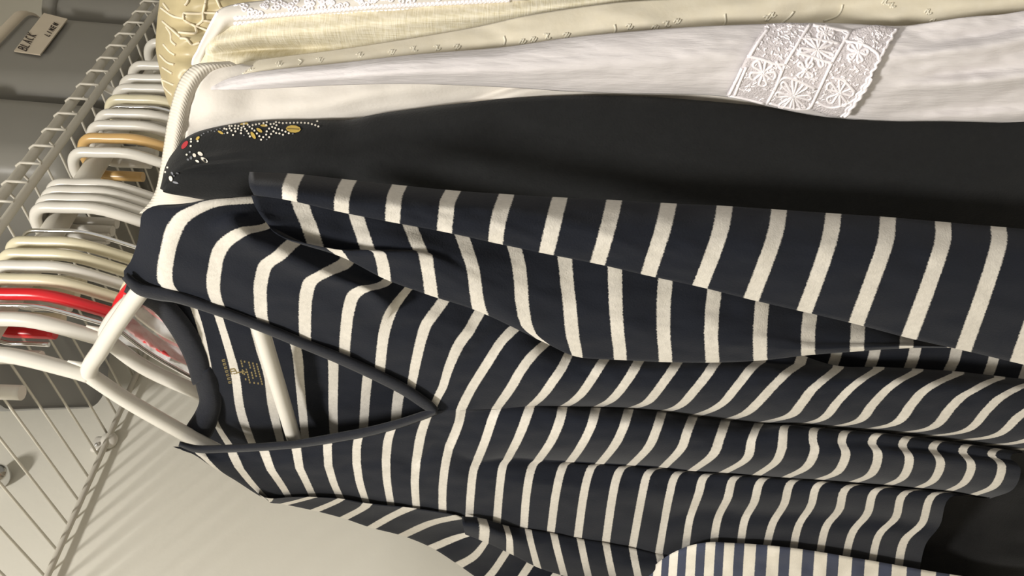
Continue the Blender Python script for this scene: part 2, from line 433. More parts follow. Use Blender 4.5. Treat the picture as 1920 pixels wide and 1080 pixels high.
H = [
 (.304, WHITEP, 'white tubular plastic hanger showing in the neck of the striped top', 0),
 (.3335, WHITEP, 'white plastic hanger just behind the one in the striped top', 0),
 (.3455, 'm', 'chrome wire hook between the second white hanger and the red hanger', 0),
 (.356, REDP, 'glossy red plastic hanger on the rod', 0),
 (.3695, CREAMP, 'yellowed cream plastic hanger directly behind the red one', 0),
 (.3825, WHITEP, 'white plastic hanger behind the yellowed cream one', 0),
 (.395, CREAMP, 'cream plastic hanger with its neck curving down, third behind the red one', 0),
 (.4075, CREAMP, 'cream plastic hanger just in front of the chrome loop hook', 0),
 (.420, 'm', 'chrome loop hook right in front of the tight row of white hangers', 0),
 (.4465, WHITEP, 'white hanger at the front of the tight row of four', 0),
 (.4560, WHITEP, 'white hanger second in the tight row of four', 0),
 (.4655, WHITEP, 'white hanger third in the tight row of four', 0),
 (.4750, WHITEP, 'white hanger last in the tight row of four', 0),
 (.517, WHITEP, 'white hanger alone in the gap, in front of the tan hanger', 0),
 (.537, TANP, 'tan wood coloured plastic hanger on the rod', 0),
 (.556, WHITEP, 'bright white hanger directly behind the tan one', 0),
 (.5735, WHITEP, 'white hanger second behind the tan one', 0),
 (.585, 'm', 'chrome hook with a bright glint beyond the tan hanger', 0),
 (.597, CREAMP, 'cream hanger beyond the glinting chrome hook', 0),
 (.615, WHITEP, 'white hanger first beyond the far cream hanger', 0),
 (.632, WHITEP, 'white hanger second beyond the far cream hanger', 0),
 (.656, WHITEP, 'white hanger farthest along, right beside the beige net garment', 0),
 (.700, WHITEP, 'white hanger mostly hidden behind the beige net garment', 0),
]
for x, m, lb, t in H:
    if m == 'm': hanger(x, CHROME, .0016, lb, t, 'metal', half=.125)
    elif x < .34: hanger(x, m, .0051, lb, t, half=.136 if x < .32 else .122, dk=1.0 if x < .32 else 1.15, nub=True)
    else: hanger(x, m, PR, lb, t, half=.120, dk=1.15)

# ---------------------------------------------------------------- the striped top
top_ = empty('striped_shirt', (.304, .40, EYE+.2), 'navy and off-white striped V-neck top on the nearest white hanger', 'top')
# --- outer sleeve, upper band
S1 = [(0.25, [[(468, 322), (466, 335), (468, 350), (476, 366)]]),
 (1, [[(555, 326), (546, 345), (543, 360), (543, 376)]]),
 (2, [[(655, 337), (646, 355), (641, 375), (640, 398)]]),
 (3, [[(749, 347), (740, 368), (737, 392), (736, 417)]]),
 (4, [[(850, 357), (839, 379), (836, 406), (833, 435)]]),
 (5, [[(950, 364), (938, 400), (932, 428), (929, 456)]]),
 (6, [[(1050, 370), (1040, 408), (1032, 442), (1024, 476)]]),
 (7, [[(1152, 375), (1143, 414), (1133, 452), (1120, 495)]]),
 (8, [[(1254, 381), (1244, 425), (1230, 470), (1215, 517)]]),
 (9, [[(1359, 386), (1351, 432), (1333, 485), (1312, 538)]]),
 (10, [[(1461, 393), (1453, 440), (1432, 500), (1408, 562)]]),
 (11, [[(1563, 400), (1556, 446), (1535, 512), (1508, 585)]]),
 (12, [[(1665, 407), (1660, 455), (1636, 524), (1605, 608)]]),
 (13, [[(1768, 416), (1767, 455), (1741, 535), (1704, 634)]]),
 (14, [[(1872, 425), (1872, 460), (1846, 545), (1806, 657)]]),
 (15, [[(1976, 434), (1977, 470), (1950, 560), (1908, 681)]]),
 (16, [[(2080, 443), (2080, 480), (2054, 575), (2010, 705)]])]
def xS1(v, u):
    return .286-.020*u+.014*max(0, 1-v)+.012*(1-u)**6-.006*math.sin(math.pi*u)
s1 = sheet('sleeve', S1, xS1, STR, top_, ms=26, sub=7, th=.012, seed=1)
# --- sleeve, lower band falling to the fold above the front
S2 = [(0.3, [C6((680, 75), (700, 130), (730, 180), (765, 225)), C6((765, 225), (800, 270), (860, 305)), C6((860, 305), (900, 320), (950, 335))]),
 (1, [[(560, 370), (568, 395), (579, 421), (593, 463)], [(593, 463), (608, 466), (627, 467)], [(627, 467), (636, 476), (643, 483)]]),
 (2, [[(664, 392), (673, 420), (682, 447), (689, 468)], [(689, 468), (705, 470), (712, 476)], [(712, 476), (718, 498), (721, 523)]]),
 (3, [[(763, 410), (775, 438), (783, 458), (789, 471)], [(789, 471), (797, 475), (801, 500)], [(801, 500), (806, 530), (809, 555)]]),
 (4, [[(862, 430), (873, 462), (880, 482), (886, 500)], [(886, 500), (890, 525), (893, 550)], [(893, 550), (896, 568), (900, 585)]]),
 (5, [[(960, 450), (969, 480), (974, 505), (977, 538)], [(977, 538), (979, 570), (984, 600)], [(984, 600), (994, 622), (1020, 642)]]),
 (6, [[(1057, 468), (1061, 505), (1064, 538), (1068, 570)], [(1068, 570), (1071, 605), (1074, 634)], [(1074, 634), (1078, 650), (1082, 669)]]),
 (7, [[(1153, 485), (1153, 520), (1154, 555), (1155, 585)], [(1155, 585), (1157, 610), (1159, 635)], [(1159, 635), (1162, 655), (1163, 675)]]),
 (8, [[(1249, 508), (1246, 545), (1244, 575), (1244, 600)], [(1244, 600), (1244, 622), (1245, 640)], [(1245, 640), (1247, 660), (1248, 679)]]),
 (9, [[(1341, 528), (1338, 560), (1335, 585), (1334, 610)], [(1334, 610), (1333, 628), (1334, 645)], [(1334, 645), (1335, 662), (1336, 680)]]),
 (10, [[(1431, 550), (1428, 580), (1426, 605), (1425, 625)], [(1425, 625), (1425, 640), (1425, 652)], [(1425, 652), (1425, 665), (1426, 676)]]),
 (11, [[(1521, 572), (1517, 605), (1515, 625), (1515, 640)], [(1515, 640), (1515, 648), (1515, 654)], [(1515, 654), (1515, 660), (1516, 666)]]),
 (12, [[(1611, 595), (1608, 618), (1608, 632), (1607, 642)], [(1607, 642), (1607, 647), (1607, 651)], [(1607, 651), (1607, 655), (1607, 659)]]),
 (13, [[(1704, 620), (1701, 630), (1700, 638), (1700, 643)], [(1700, 643), (1700, 646), (1699, 649)], [(1699, 649), (1699, 651), (1699, 653)]]),
 (14, [[(1790, 640), (1789, 643), (1789, 646), (1789, 648)], [(1789, 648), (1789, 649), (1789, 650)], [(1789, 650), (1789, 651), (1789, 652)]])]
def xS2(v, u):
    if u < 1: o = .290-.012*u
    elif u < 2: o = .278-.004*(u-1)
    else: o = .274-.002*(u-2)
    cr_ = math.exp(-((u-1.05)/.22)**2)*.004*max(0, 1-v/5)
    return o-.004*math.sin(math.pi*u/3)+cr_+.006*max(0, (v-10)/4)
s2 = sheet('sleeve_underside', S2, xS2, STR, top_, ms=[12, 9, 9], sub=7, th=.008, seed=2)
# --- front, near half beside the neck
FN = [(0.42, [[(478, 366), (407, 376), (336, 384), (290, 387), (268, 400), (264, 425), (258, 457), (246, 490), (233, 508), (237, 528)]]),
 (1, [[(500, 372), (440, 376), (400, 380), (372, 390), (343, 407), (326, 434), (317, 464), (310, 506), (313, 531), (330, 550)]]),
 (2, [[(505, 410), (501, 423), (480, 430), (455, 434), (428, 450), (411, 471), (404, 499), (400, 531), (404, 556), (414, 580)]]),
 (3, [[(575, 440), (560, 447), (545, 458), (524, 478), (499, 496), (490, 524), (488, 545), (489, 565), (490, 588), (497, 612)]]),
 (4, [[(655, 482), (645, 495), (627, 505), (598, 517), (582, 528), (576, 545), (573, 565), (572, 588), (572, 615), (573, 642)]]),
 (5, [[(735, 518), (722, 532), (703, 539), (678, 542), (662, 554), (656, 572), (652, 590), (650, 610), (647, 640), (646, 670)]]),
 (6, [[(770, 535), (758, 548), (744, 566), (733, 584), (725, 605), (720, 625), (717, 645), (715, 665), (713, 685), (712, 705)]]),
 (7, [[(838, 552), (828, 568), (813, 588), (800, 606), (793, 625), (788, 643), (783, 665), (778, 688), (774, 710), (770, 732)]]),
 (8, [[(905, 575), (892, 597), (878, 622), (867, 636), (857, 652), (847, 675), (840, 693), (831, 724), (823, 740), (812, 762)]]),
 (8.5, [[(940, 590), (925, 608), (905, 637), (880, 676), (858, 720), (840, 752), (834, 768)]])]
def xFN(v, u):
    o = .294-.004*u
    o += .010*max(0, 1-v)**1.5*2                     # rolls over the hanger
    o += .008*(1-u)**3                                # tucks in under the sleeve
    if 1.5 < v < 6: o -= .006*math.exp(-((u-.28)/.12)**2)
    return o-.004*math.sin(math.pi*min(1, u*1.1))
# --- front, full width below the V
def row(v, A, B, C): return (v, [A, B, C])
BODY = [
 row(8.5, [(940, 590), (925, 608), (905, 637), (880, 676), (858, 720), (840, 752), (834, 768)], [(834, 768), (831, 785), (822, 808), (814, 830)], C7((1262, 480), (1240, 600), (1235, 700), (1238, 790))),
 row(9, [(975, 607), (956, 623), (936, 645), (914, 680), (893, 712), (877, 740), (864, 768)], [(864, 768), (861, 790), (852, 815), (842, 838)], [(842, 838), (835, 870), (830, 915), (830, 964)]),
 row(10, [(1028, 640), (998, 666), (976, 695), (963, 718), (950, 738), (940, 752), (930, 766)], C9((256, 190), (232, 250), (195, 360), (155, 460)), C9((155, 460), (133, 520), (120, 640), (112, 768))),
 row(11, C9((640, -110), (600, -25), (555, 40), (520, 90), (485, 130), (460, 152), (436, 172)), C9((436, 172), (418, 225), (372, 340), (315, 450)), C9((315, 450), (288, 500), (270, 640), (258, 798))),
 row(12, C9((842, -90), (800, -30), (760, 30), (710, 100), (670, 138), (640, 158), (608, 175)), C9((608, 175), (592, 250), (545, 360), (475, 460)), C9((475, 460), (440, 505), (415, 640), (400, 832))),
 row(13, C9((1020, -80), (985, -20), (945, 40), (900, 100), (860, 140), (820, 162), (785, 178)), C9((785, 178), (757, 280), (700, 390), (642, 470)), C9((642, 470), (605, 500), (570, 640), (540, 868))),
 row(14, C9((1228, -75), (1190, -20), (1145, 40), (1100, 100), (1060, 145), (1015, 168), (960, 184)), C9((960, 184), (930, 280), (880, 380), (800, 480)), C9((800, 480), (755, 505), (718, 640), (682, 902))),
 row(15, C9((1432, -75), (1390, -20), (1345, 40), (1300, 92), (1255, 145), (1205, 180), (1135, 200)), C9((1135, 200), (1105, 290), (1060, 390), (965, 488)), C9((965, 488), (908, 515), (872, 640), (830, 932))),
 row(16, C9((1650, -60), (1600, -20), (1555, 35), (1510, 90), (1465, 145), (1400, 188), (1300, 225)), C9((1300, 225), (1265, 310), (1230, 400), (1135, 500)), C9((1135, 500), (1062, 525), (1028, 640), (970, 952))),
 row(17, C9((1860, -45), (1790, 0), (1745, 40), (1700, 85), (1645, 145), (1575, 208), (1472, 246)), C9((1472, 246), (1438, 340), (1400, 430), (1285, 518)), C9((1285, 518), (1208, 535), (1170, 650), (1108, 995))),
 row(18, CB((935, -25), (900, 5), (845, 45), (790, 92), (740, 160), (680, 222), (520, 262)), CB((520, 262), (478, 350), (450, 450), (320, 528)), CB((320, 528), (228, 545), (195, 640), (150, 770), (130, 900), (126, 960))),
 row(19, CB((1150, -20), (1110, 5), (1050, 40), (995, 82), (930, 150), (850, 238), (695, 275)), CB((695, 275), (652, 285), (640, 360), (635, 400), (600, 470), (495, 543)), CB((495, 543), (384, 555), (350, 660), (300, 762), (278, 890), (276, 960))),
 row(20, CB((1355, -10), (1310, 15), (1240, 50), (1180, 95), (1115, 165), (1040, 250), (855, 288)), CB((855, 288), (808, 300), (800, 350), (810, 410), (765, 495), (645, 555)), CB((645, 555), (530, 565), (490, 680), (440, 775), (418, 910), (410, 980))),
 row(21, CB((1570, 5), (1510, 30), (1440, 60), (1375, 100), (1320, 165), (1235, 262), (1020, 303)), CB((1020, 303), (970, 315), (953, 365), (975, 430), (930, 520), (820, 565)), CB((820, 565), (690, 575), (650, 690), (590, 790), (558, 910), (550, 990))),
 row(22, CB((1790, 30), (1730, 50), (1660, 85), (1590, 122), (1530, 180), (1430, 285), (1200, 318)), CB((1200, 318), (1135, 328), (1113, 372), (1146, 430), (1110, 530), (1000, 580)), CB((1000, 580), (835, 585), (790, 700), (725, 805), (697, 940), (692, 1010))),
 row(23, CB((1980, 50), (1910, 70), (1850, 95), (1780, 135), (1720, 195), (1610, 300), (1350, 336)), CB((1350, 336), (1293, 345), (1275, 388), (1312, 450), (1280, 545), (1185, 595)), CB((1185, 595), (985, 602), (940, 720), (870, 812), (838, 960), (834, 1030))),
 row(24, CB((2180, 60), (2110, 90), (2050, 125), (1985, 165), (1890, 225), (1770, 325), (1510, 358)), CB((1510, 358), (1455, 368), (1434, 402), (1477, 470), (1440, 562), (1345, 610)), CB((1345, 610), (1140, 615), (1090, 740), (1010, 842), (975, 980), (970, 1040))),
 row(25, CB((2380, 75), (2310, 105), (2250, 145), (2170, 200), (2070, 280), (1900, 360), (1665, 380)), CB((1665, 380), (1610, 385), (1594, 420), (1640, 485), (1602, 575), (1510, 625)), CB((1510, 625), (1290, 630), (1240, 760), (1150, 855), (1115, 1000), (1112, 1050))),
 row(26, CB((2580, 90), (2510, 125), (2440, 170), (2360, 230), (2250, 310), (2060, 385), (1815, 402)), CB((1815, 402), (1770, 405), (1744, 432), (1800, 490), (1762, 592), (1640, 645)), CB((1640, 645), (1440, 640), (1380, 790), (1285, 882), (1255, 1010), (1252, 1060))),
 row(26.65, CB((2780, 105), (2710, 145), (2640, 190), (2550, 250), (2430, 330), (2240, 410), (1960, 425)), CB((1920, 418), (1870, 422), (1846, 450), (1900, 508), (1862, 610), (1740, 660)), CB((1740, 660), (1530, 655), (1475, 800), (1400, 900), (1370, 1020), (1365, 1080)))]
def xB(v, u):
    k = min(1, max(0, (v-9)/4)); k2 = min(1, max(0, (v-13)/8))
    if u <= 1:
        o = xFN(9, u)*(1-k)+k*(.291+.008*(1-min(1, u*4))**2-.010*math.sin(math.pi*u)+.009*u**6)
    elif u <= 2:
        w = u-1
        if k == 0: return xFN(9, 1)+.002*w
        o = .291+.009*k*(1-w)**8-k*(.013+.005*k2)*math.sin(math.pi*min(1, w*1.02))**.6+.010*k*w**10
        if v > 19: o += .004*k2*math.exp(-((w-.28)/.09)**2)*min(1, (v-19)/3)
    else:
        w = u-2
        o = .301*k+.292*(1-k)-.012*k*min(1, w*3)-.003*math.sin(math.pi*w)
        if v > 15: o += .005*math.exp(-((w-.56)/.09)**2)*min(1, (v-15)/4)
    return o
def under(v, seg):                          # the panel runs on a little way beneath the sleeve
    x0, y0 = seg[0]; h = 62*min(1, max(0, (v-1.5)/2.5))*min(1, max(.03, (17.5-v)/2))
    return [(x0+h*.35, y0-h-2), (x0+h*.17, y0-h*.5-1), (x0, y0)]
def xA(v, u):
    if u < 1: return (xFN(v, 0) if v < 9 else xB(v, 0))+.010*(1-u)*min(1, max(0, (v-1.2)/2))
    return xFN(v, u-1) if v < 9 else xB(v, u-1)
AR = FN[:-1]+[(v, [g[0]]) for v, g in BODY]
fa = sheet('front_near_panel', [(v, [under(v, g[0]), g[0]]) for v, g in AR], xA, STR, top_, ms=[7, 34], sub=8, seed=4, rim=False)
# --- far half beside the neck
FF = [(0.45, [C7((60, 485), (100, 498), (150, 515))]+[C7((150, 515), (185, 535), (230, 562))]),
 (1, [C7((182, 490), (186, 515), (205, 535)), C7((205, 535), (260, 585), (330, 625))]),
 (2, [C7((330, 480), (333, 510), (365, 580)), C7((365, 580), (425, 655), (492, 724))]),
 (3, [C7((475, 475), (482, 510), (512, 590)), C7((512, 590), (560, 660), (596, 720))]),
 (4, [C7((625, 455), (628, 490), (642, 580)), C7((642, 580), (678, 655), (708, 720))]),
 (5, [C7((780, 435), (772, 480), (775, 570)), C7((775, 570), (800, 650), (835, 727))]),
 (6, [C7((922, 410), (906, 480), (905, 560)), C7((905, 560), (920, 650), (952, 748))]),
 (7, [C7((1078, 370), (1050, 450), (1040, 540)), C7((1040, 540), (1045, 640), (1065, 762))]),
 (8, [C7((1235, 325), (1200, 430), (1178, 560)), C7((1178, 560), (1173, 660), (1182, 786))]),
 (8.5, [[(834, 768), (831, 785), (822, 808), (814, 830)], C7((1262, 480), (1240, 600), (1235, 700), (1238, 790))])]
def xFF(v, u):
    k = min(1, max(0, (v-5)/3))
    return (.2965-.006*math.sin(math.pi*min(1, u/2)))*(1-k)+xB(8.5, u+1)*k+.010*max(0, 1-v)
def xBC(v, u): return xFF(v, u) if v < 8.5 else xB(v, u+1)
ff = sheet('front_far_panel', FF[:-1]+[(v, g[1:]) for v, g in BODY], xBC, STR, top_, ms=[26, 26], sub=8, seed=4, rim=False)
# --- far sleeve: turns away from the fold line towards the wall
FS = [(2.2, [C7((430, 690), (470, 712), (505, 738))]),
 (3, [C7((500, 722), (505, 735), (500, 740))]),
 (3.5, [C7((600, 716), (560, 735), (520, 745))]),
 (4, [C7((705, 716), (640, 733), (568, 750))]),
 (5, [C7((836, 724), (795, 745), (712, 780))]),
 (6, [C7((955, 745), (930, 770), (845, 815))]),
 (7, [C7((1150, 765), (1065, 805), (972, 858))]),
 (8, [C7((1385, 806), (1250, 835), (1115, 895))]),
 (9, [C7((1450, 880), (1360, 905), (1250, 950))]),
 (10, [C7((1515, 900), (1450, 985), (1375, 1030))]),
 (11, [C7((1600, 960), (1540, 1050), (1490, 1110))]),
 (12, [C7((1720, 1000), (1660, 1090), (1600, 1170))]),
 (13, [C7((1850, 1040), (1790, 1120), (1720, 1220))]),
 (14, [C7((1990, 1075), (1930, 1160), (1860, 1240))]),
 (16, [C7((2250, 1140), (2190, 1220), (2120, 1290))])]
def xFS(v, u): return .289+.014*u-.012*max(0, v-10)*u+.006*math.sin((v-8)*2.2)*math.exp(-((v-9)/1.5)**2)
fs = sheet('far_sleeve', FS, xFS, STR, top_, ms=18, sub=8, th=.014, seed=6)
# pucker knot and inner fold of the far sleeve
FS2 = [(8.6, [[(866, 968), (868, 985), (872, 1002)]]), (9, [[(905, 972), (910, 990), (908, 1016)]]), (10, [[(948, 985), (955, 1008), (956, 1038)]]),
 (11, [[(990, 992), (996, 1020), (1008, 1064)]]), (12, [[(1038, 1000), (1046, 1035), (1058, 1080)]]),
 (13, [[(1088, 1010), (1096, 1050), (1106, 1092)]]), (14, [[(1136, 1018), (1144, 1060), (1154, 1102)]]), (15, [[(1186, 1028), (1194, 1070), (1204, 1112)]]), (16, [[(1236, 1038), (1244, 1080), (1254, 1122)]]), (18, [[(1336, 1058), (1344, 1100), (1354, 1142)]])]
def xFS2(v, u): return .287-.008*math.sin(math.pi*u)-.003*u
fs2 = sheet('far_sleeve_fold', FS2, xFS2, STR, top_, ms=16, sub=8, th=.01, seed=7)
# --- back panel seen inside the neck, carries on down behind the front
BK = [(-1, [[(300, 540), (330, 600), (352, 660), (370, 720), (376, 780), (372, 838)]]),
 (0, [[(350, 540), (372, 600), (386, 660), (396, 720), (402, 785), (436, 842)]]),
 (1, [[(398, 555), (412, 600), (425, 641), (441, 700), (452, 772), (480, 850)]]),
 (2, [[(470, 575), (481, 622), (491, 660), (504, 705), (512, 765), (532, 850)]]),
 (3, [[(540, 590), (550, 630), (558, 665), (562, 710), (567, 765), (575, 850)]]),
 (4, [[(622, 630), (624, 660), (625, 690), (625, 725), (625, 775), (628, 850)]]),
 (5, [[(697, 660), (693, 685), (689, 708), (685, 750), (682, 800), (680, 850)]]),
 (6, [[(760, 690), (752, 715), (747, 738), (744, 762), (742, 791), (738, 850)]]),
 (7, [[(835, 690), (828, 715), (820, 745), (812, 780), (806, 820), (800, 850)]]),
 (12, [[(1150, 695), (1145, 720), (1140, 760), (1135, 800), (1130, 850), (1125, 920)]]),
 (19, [[(1590, 705), (1585, 740), (1580, 790), (1575, 850), (1570, 920), (1565, 1000)]]),
 (20.6, [[(1690, 707), (1685, 750), (1680, 800), (1675, 860), (1670, 930), (1665, 1010)]])]
def xBK(v, u): return .3235-.005*abs(math.sin(math.pi*u))+.0*v
bk = sheet('back_panel', BK, xBK, STR, top_, ms=40, sub=8, seed=8)
# dim stripes of the back hem showing between sleeve and front
RR = [(0, [[(1330, 672), (1326, 680), (1322, 700)]]), (1, [[(1416, 668), (1410, 682), (1400, 704)]]), (2, [[(1497, 660), (1488, 678), (1474, 705)]]), (3, [[(1570, 655), (1564, 676), (1550, 708)]]),
 (4, [[(1643, 645), (1635, 676), (1620, 710)]]), (5, [[(1718, 642), (1710, 676), (1692, 715)]]), (6, [[(1795, 648), (1786, 680), (1764, 718)]]), (7, [[(1866, 660), (1857, 690), (1843, 722)]]), (8, [[(1930, 675), (1921, 700), (1910, 730)]]), (9, [[(1995, 690), (1987, 715), (1977, 740)]])]
rr_ = sheet('back_hem', RR, lambda v, u: .316-.003*u, STR, top_, ms=12, sub=8, seed=9)
# --- neck bindings
def band(name, pts, X, wid, mat=NAVYM, par=top_, ms=8, tht=.0022, taper=None):
    P = np.array(pts, float); n = len(P); rows = []
    for i in range(n):
        t = P[min(i+1, n-1)]-P[max(i-1, 0)]; t /= np.linalg.norm(t); nn = np.array([-t[1], t[0]])
        w = wid*(taper[i] if taper else 1)/2
        rows.append((i, [[tuple(P[i]-nn*w), tuple(P[i]), tuple(P[i]+nn*w)]]))
    return sheet(name, rows, lambda v, u: X(v/(n-1))-tht*math.sin(math.pi*u), mat, par, ms=ms, sub=6, thick=.0012, wob=.0003, seed=11)
band('near_neck_binding', [(234, 517), (262, 541), (300, 551), (336, 558), (409, 582), (490, 612), (566, 643), (640, 673), (708, 704), (760, 731), (800, 758), (818, 772)],
     lambda w: .2905-.004*w+.004*(1-w)**8, 17, taper=[.7, 1.2, 1.3, 1.1, 1, 1, 1, 1.1, 1.15, 1.15, 1.1, .7])
band('far_neck_binding', [(336, 832), (372, 842), (425, 841), (486, 838), (550, 833), (585, 828), (638, 819), (695, 808), (748, 794), (793, 779), (818, 770)],
     lambda w: .2925-.006*w, 13, taper=[.5, .9, .95, 1, 1, 1.1, 1.2, 1.2, 1.1, 1, .8])
band('back_neck_binding', C6((20, 555), (115, 600), (205, 650), (285, 740), (355, 850), (400, 950), (425, 1050))+C7((200, 140), (222, 215), (232, 280), (212, 350), (180, 410), (150, 450)),
     lambda w: .3195-.011*abs(2*w-1)**3-.008*max(0, w-.85), 40, ms=12, tht=.004, taper=[.5, .8, .9, 1, 1.05, 1.05, 1, 1, 1, 1, 1.1, 1.2, 1.1])
# gold print on the inside back
tb = bvh_of(bk)
bm = bmesh.new()
def quad(bm, P, mi=0):
    if any(p is None for p in P): return
    f_ = bm.faces.new([bm.verts.new(p) for p in P]); f_.material_index = mi
def dash(bm, a, b_, w, tree, mi=0, lift=.0009):
    a, b_ = np.array(a, float), np.array(b_, float); t = (b_-a); t /= np.linalg.norm(t); n = np.array([-t[1], t[0]])*w/2
    quad(bm, [drop(tree, *q, lift=lift) for q in (a-n, b_-n, b_+n, a+n)], mi)
gp = lambda x, y: (410+x/13.5, 660+y/13.5)
for k in range(7):      # brand line: short marks like small capitals
    x0, y0 = 85+k*27, 205+k*92
    a = gp(x0, y0); 
    dash(bm, a, gp(x0+75, y0-18), 1.6, tb); dash(bm, gp(x0+18, y0+35), gp(x0+80, y0+22), 1.5, tb)
    dash(bm, a, gp(x0+18, y0+45), 1.4, tb)
for a, b_ in (((290, 440), (400, 420)), ((300, 500), (420, 480)), ((330, 560), (470, 540)), ((290, 440), (330, 560)), ((400, 420), (470, 540)), ((480, 520), (600, 500)), ((600, 440), (610, 560)), ((640, 520), (720, 510))):
    dash(bm, gp(*a), gp(*b_), 2.4, tb)
for k, x in enumerate((560, 650, 760, 860, 960)):   # small print lines
    for s in range(9):
        t0, t1 = s/9, (s+.72)/9
        if rnd.random() < .12: continue
        P = lambda t: gp(x+t*150, 200+k*22+t*(600-k*10))
        dash(bm, P(t0), P(t1), 2.6, tb)
o = mesh_obj('gold_print', bm, GOLDD, top_); o['label'] = 'small gold size print inside the back neck'

# ---------------------------------------------------------------- black top with printed dots
bt = empty('black_jersey_shirt', (.345, .33, EYE+.2), 'black long-sleeved top with dotted white and gold print, behind the striped top', 'top')
up = [(303, 350), (308, 318), (322, 287), (344, 262), (368, 248), (400, 239), (440, 232), (492, 227), (545, 226), (600, 225), (655, 224), (705, 214), (776, 204), (860, 194), (960, 184), (1083, 179), (1225, 182), (1417, 198), (1559, 218), (1640, 222), (1700, 221), (1790, 221), (1877, 220), (1990, 212), (2060, 208)]
lo = [(306, 360), (316, 363), (332, 366), (352, 369), (378, 374), (410, 379), (450, 384), (500, 392), (550, 398), (600, 405), (655, 415), (710, 425), (780, 435), (865, 445), (965, 460), (1090, 470), (1230, 480), (1420, 495), (1560, 510), (1640, 520), (1700, 530), (1790, 540), (1877, 550), (1990, 560), (2060, 570)]
rowsB = []
for i, (a, b_) in enumerate(zip(up, lo)):
    a, b_ = np.array(a), np.array(b_); bul = min(1, i/8)
    rowsB.append((i, [[tuple(a), tuple(a*.66+b_*.34+np.array([-4*(1-bul), 0])), tuple(a*.33+b_*.67), tuple(b_)]]))
def xBT(v, u):
    k = min(1, v/8)
    o = .350-.012*u-.012*k*math.sin(math.pi*u)**.7+.010*(1-u)**4
    o += .004*math.exp(-((u-.62+.02*v)/.07)**2)*math.exp(-((v-5)/3)**2)-.003*math.exp(-((u-.52+.02*v)/.07)**2)*math.exp(-((v-5)/3)**2)
    return o
bts = sheet('body', rowsB, xBT, BLACK, bt, ms=30, sub=6, th=.012, wob=.002, wsc=60, seed=21)
tb2 = bvh_of(bts)
bm = bmesh.new()
def disc(cx, cy, rx, ry, ang=0, mi=0, n=10, pointy=0):
    ca, sa = math.cos(ang), math.sin(ang); P = []
    for k in range(n):
        a = 2*math.pi*k/n; r_ = 1-pointy*abs(math.sin(a))*.0
        x, y = rx*math.cos(a), ry*math.sin(a)*(1 if not pointy else (1-.6*max(0, math.cos(a))))
        P.append(drop(tb2, cx+x*ca-y*sa, cy+x*sa+y*ca, .0007))
    if any(p is None for p in P): return
    quad(bm, P, mi)
e8 = lambda x, y: (280+x/4.908, 180+y/4.908)
for x, y in ((1555, 280), (1527, 268), (1495, 258), (1462, 250), (1430, 248), (1397, 246), (1363, 245), (1330, 246), (1296, 248), (1262, 248), (1228, 250), (1195, 245), (1165, 240), (1140, 235),
             (1545, 232), (1515, 230), (1485, 231), (1450, 229), (1415, 230), (1380, 231), (1345, 230), (1310, 232), (1275, 232),
             (1283, 342), (1253, 328), (1222, 316), (1190, 305), (1158, 295), (1130, 285), (1102, 300), (1080, 325), (1075, 355), (1048, 378), (1012, 370), (990, 345), (967, 318), (945, 300), (922, 283), (905, 265),
             (1103, 378), (1120, 350), (1142, 325), (1167, 340), (1197, 345), (1230, 356), (1028, 402), (1170, 268), (1145, 255), (1115, 258), (912, 345), (898, 322), (880, 302), (868, 280), (925, 372),
             (843, 342), (845, 315), (848, 292), (815, 300), (792, 325), (770, 358), (785, 298), (755, 318), (740, 298), (718, 338), (710, 305), (820, 275), (790, 272), (758, 275), (690, 300), (735, 275),
             (1075, 268), (1050, 250), (1010, 255), (980, 262), (950, 268), (1080, 240), (445, 415), (380, 460), (383, 420), (383, 395), (165, 658), (145, 700), (343, 540), (980, 240), (940, 243), (905, 250), (870, 255)):
    disc(*e8(x, y), 1.9, 1.9, 0, 0)
for x, y in ((675, 320), (690, 345), (650, 300), (620, 310), (600, 325), (870, 362), (1080, 400), (1320, 348), (570, 320), (540, 330), (500, 345), (480, 360)): disc(*e8(x, y), 1.4, 1.2, 0, 3)
for x, y, rx, ry, a in ((1325, 303, 14, 7, .08), (955, 362, 8, 3.2, 1.0), (1012, 315, 6.5, 3, .6), (1055, 272, 7, 2.2, .05), (872, 255, 8, 2, -.15), (445, 388, 4.5, 2.5, -.8), (655, 335, 6, 2.2, .5)):
    disc(*e8(x, y), rx, ry, a, 1)
disc(*e8(325, 450), 9, 4.2, -.9, 2, 12)
dash(bm, e8(1270, 298), e8(1380, 306), 1.0, tb2, 4, .0012)
for x, y, rx, ry, a in ((468, 532, 5.5, 3.4, .6), (505, 588, 8, 3.4, .6), (414, 545, 4, 3, 1), (383, 570, 2.5, 3.3, 0), (440, 600, 4, 2, .5), (372, 515, 2, 2, 0), (355, 585, 2.5, 2, .5), (196, 760, 3.4, 5.2, -.3), (240, 797, 6, 2, .3), (208, 712, 2, 3.5, -.5), (258, 712, 3, 1.5, .4), (225, 735, 2, 1.5, .4)):
    disc(*e8(x, y), rx, ry, a, 0 if rx > 3.3 and (x, y) != (240, 797) else 3)
po = mesh_obj('printed_pattern', bm, [DOT, GOLD, REDD, GREYP, INK], bt); po['label'] = 'white dot and gold petal print'

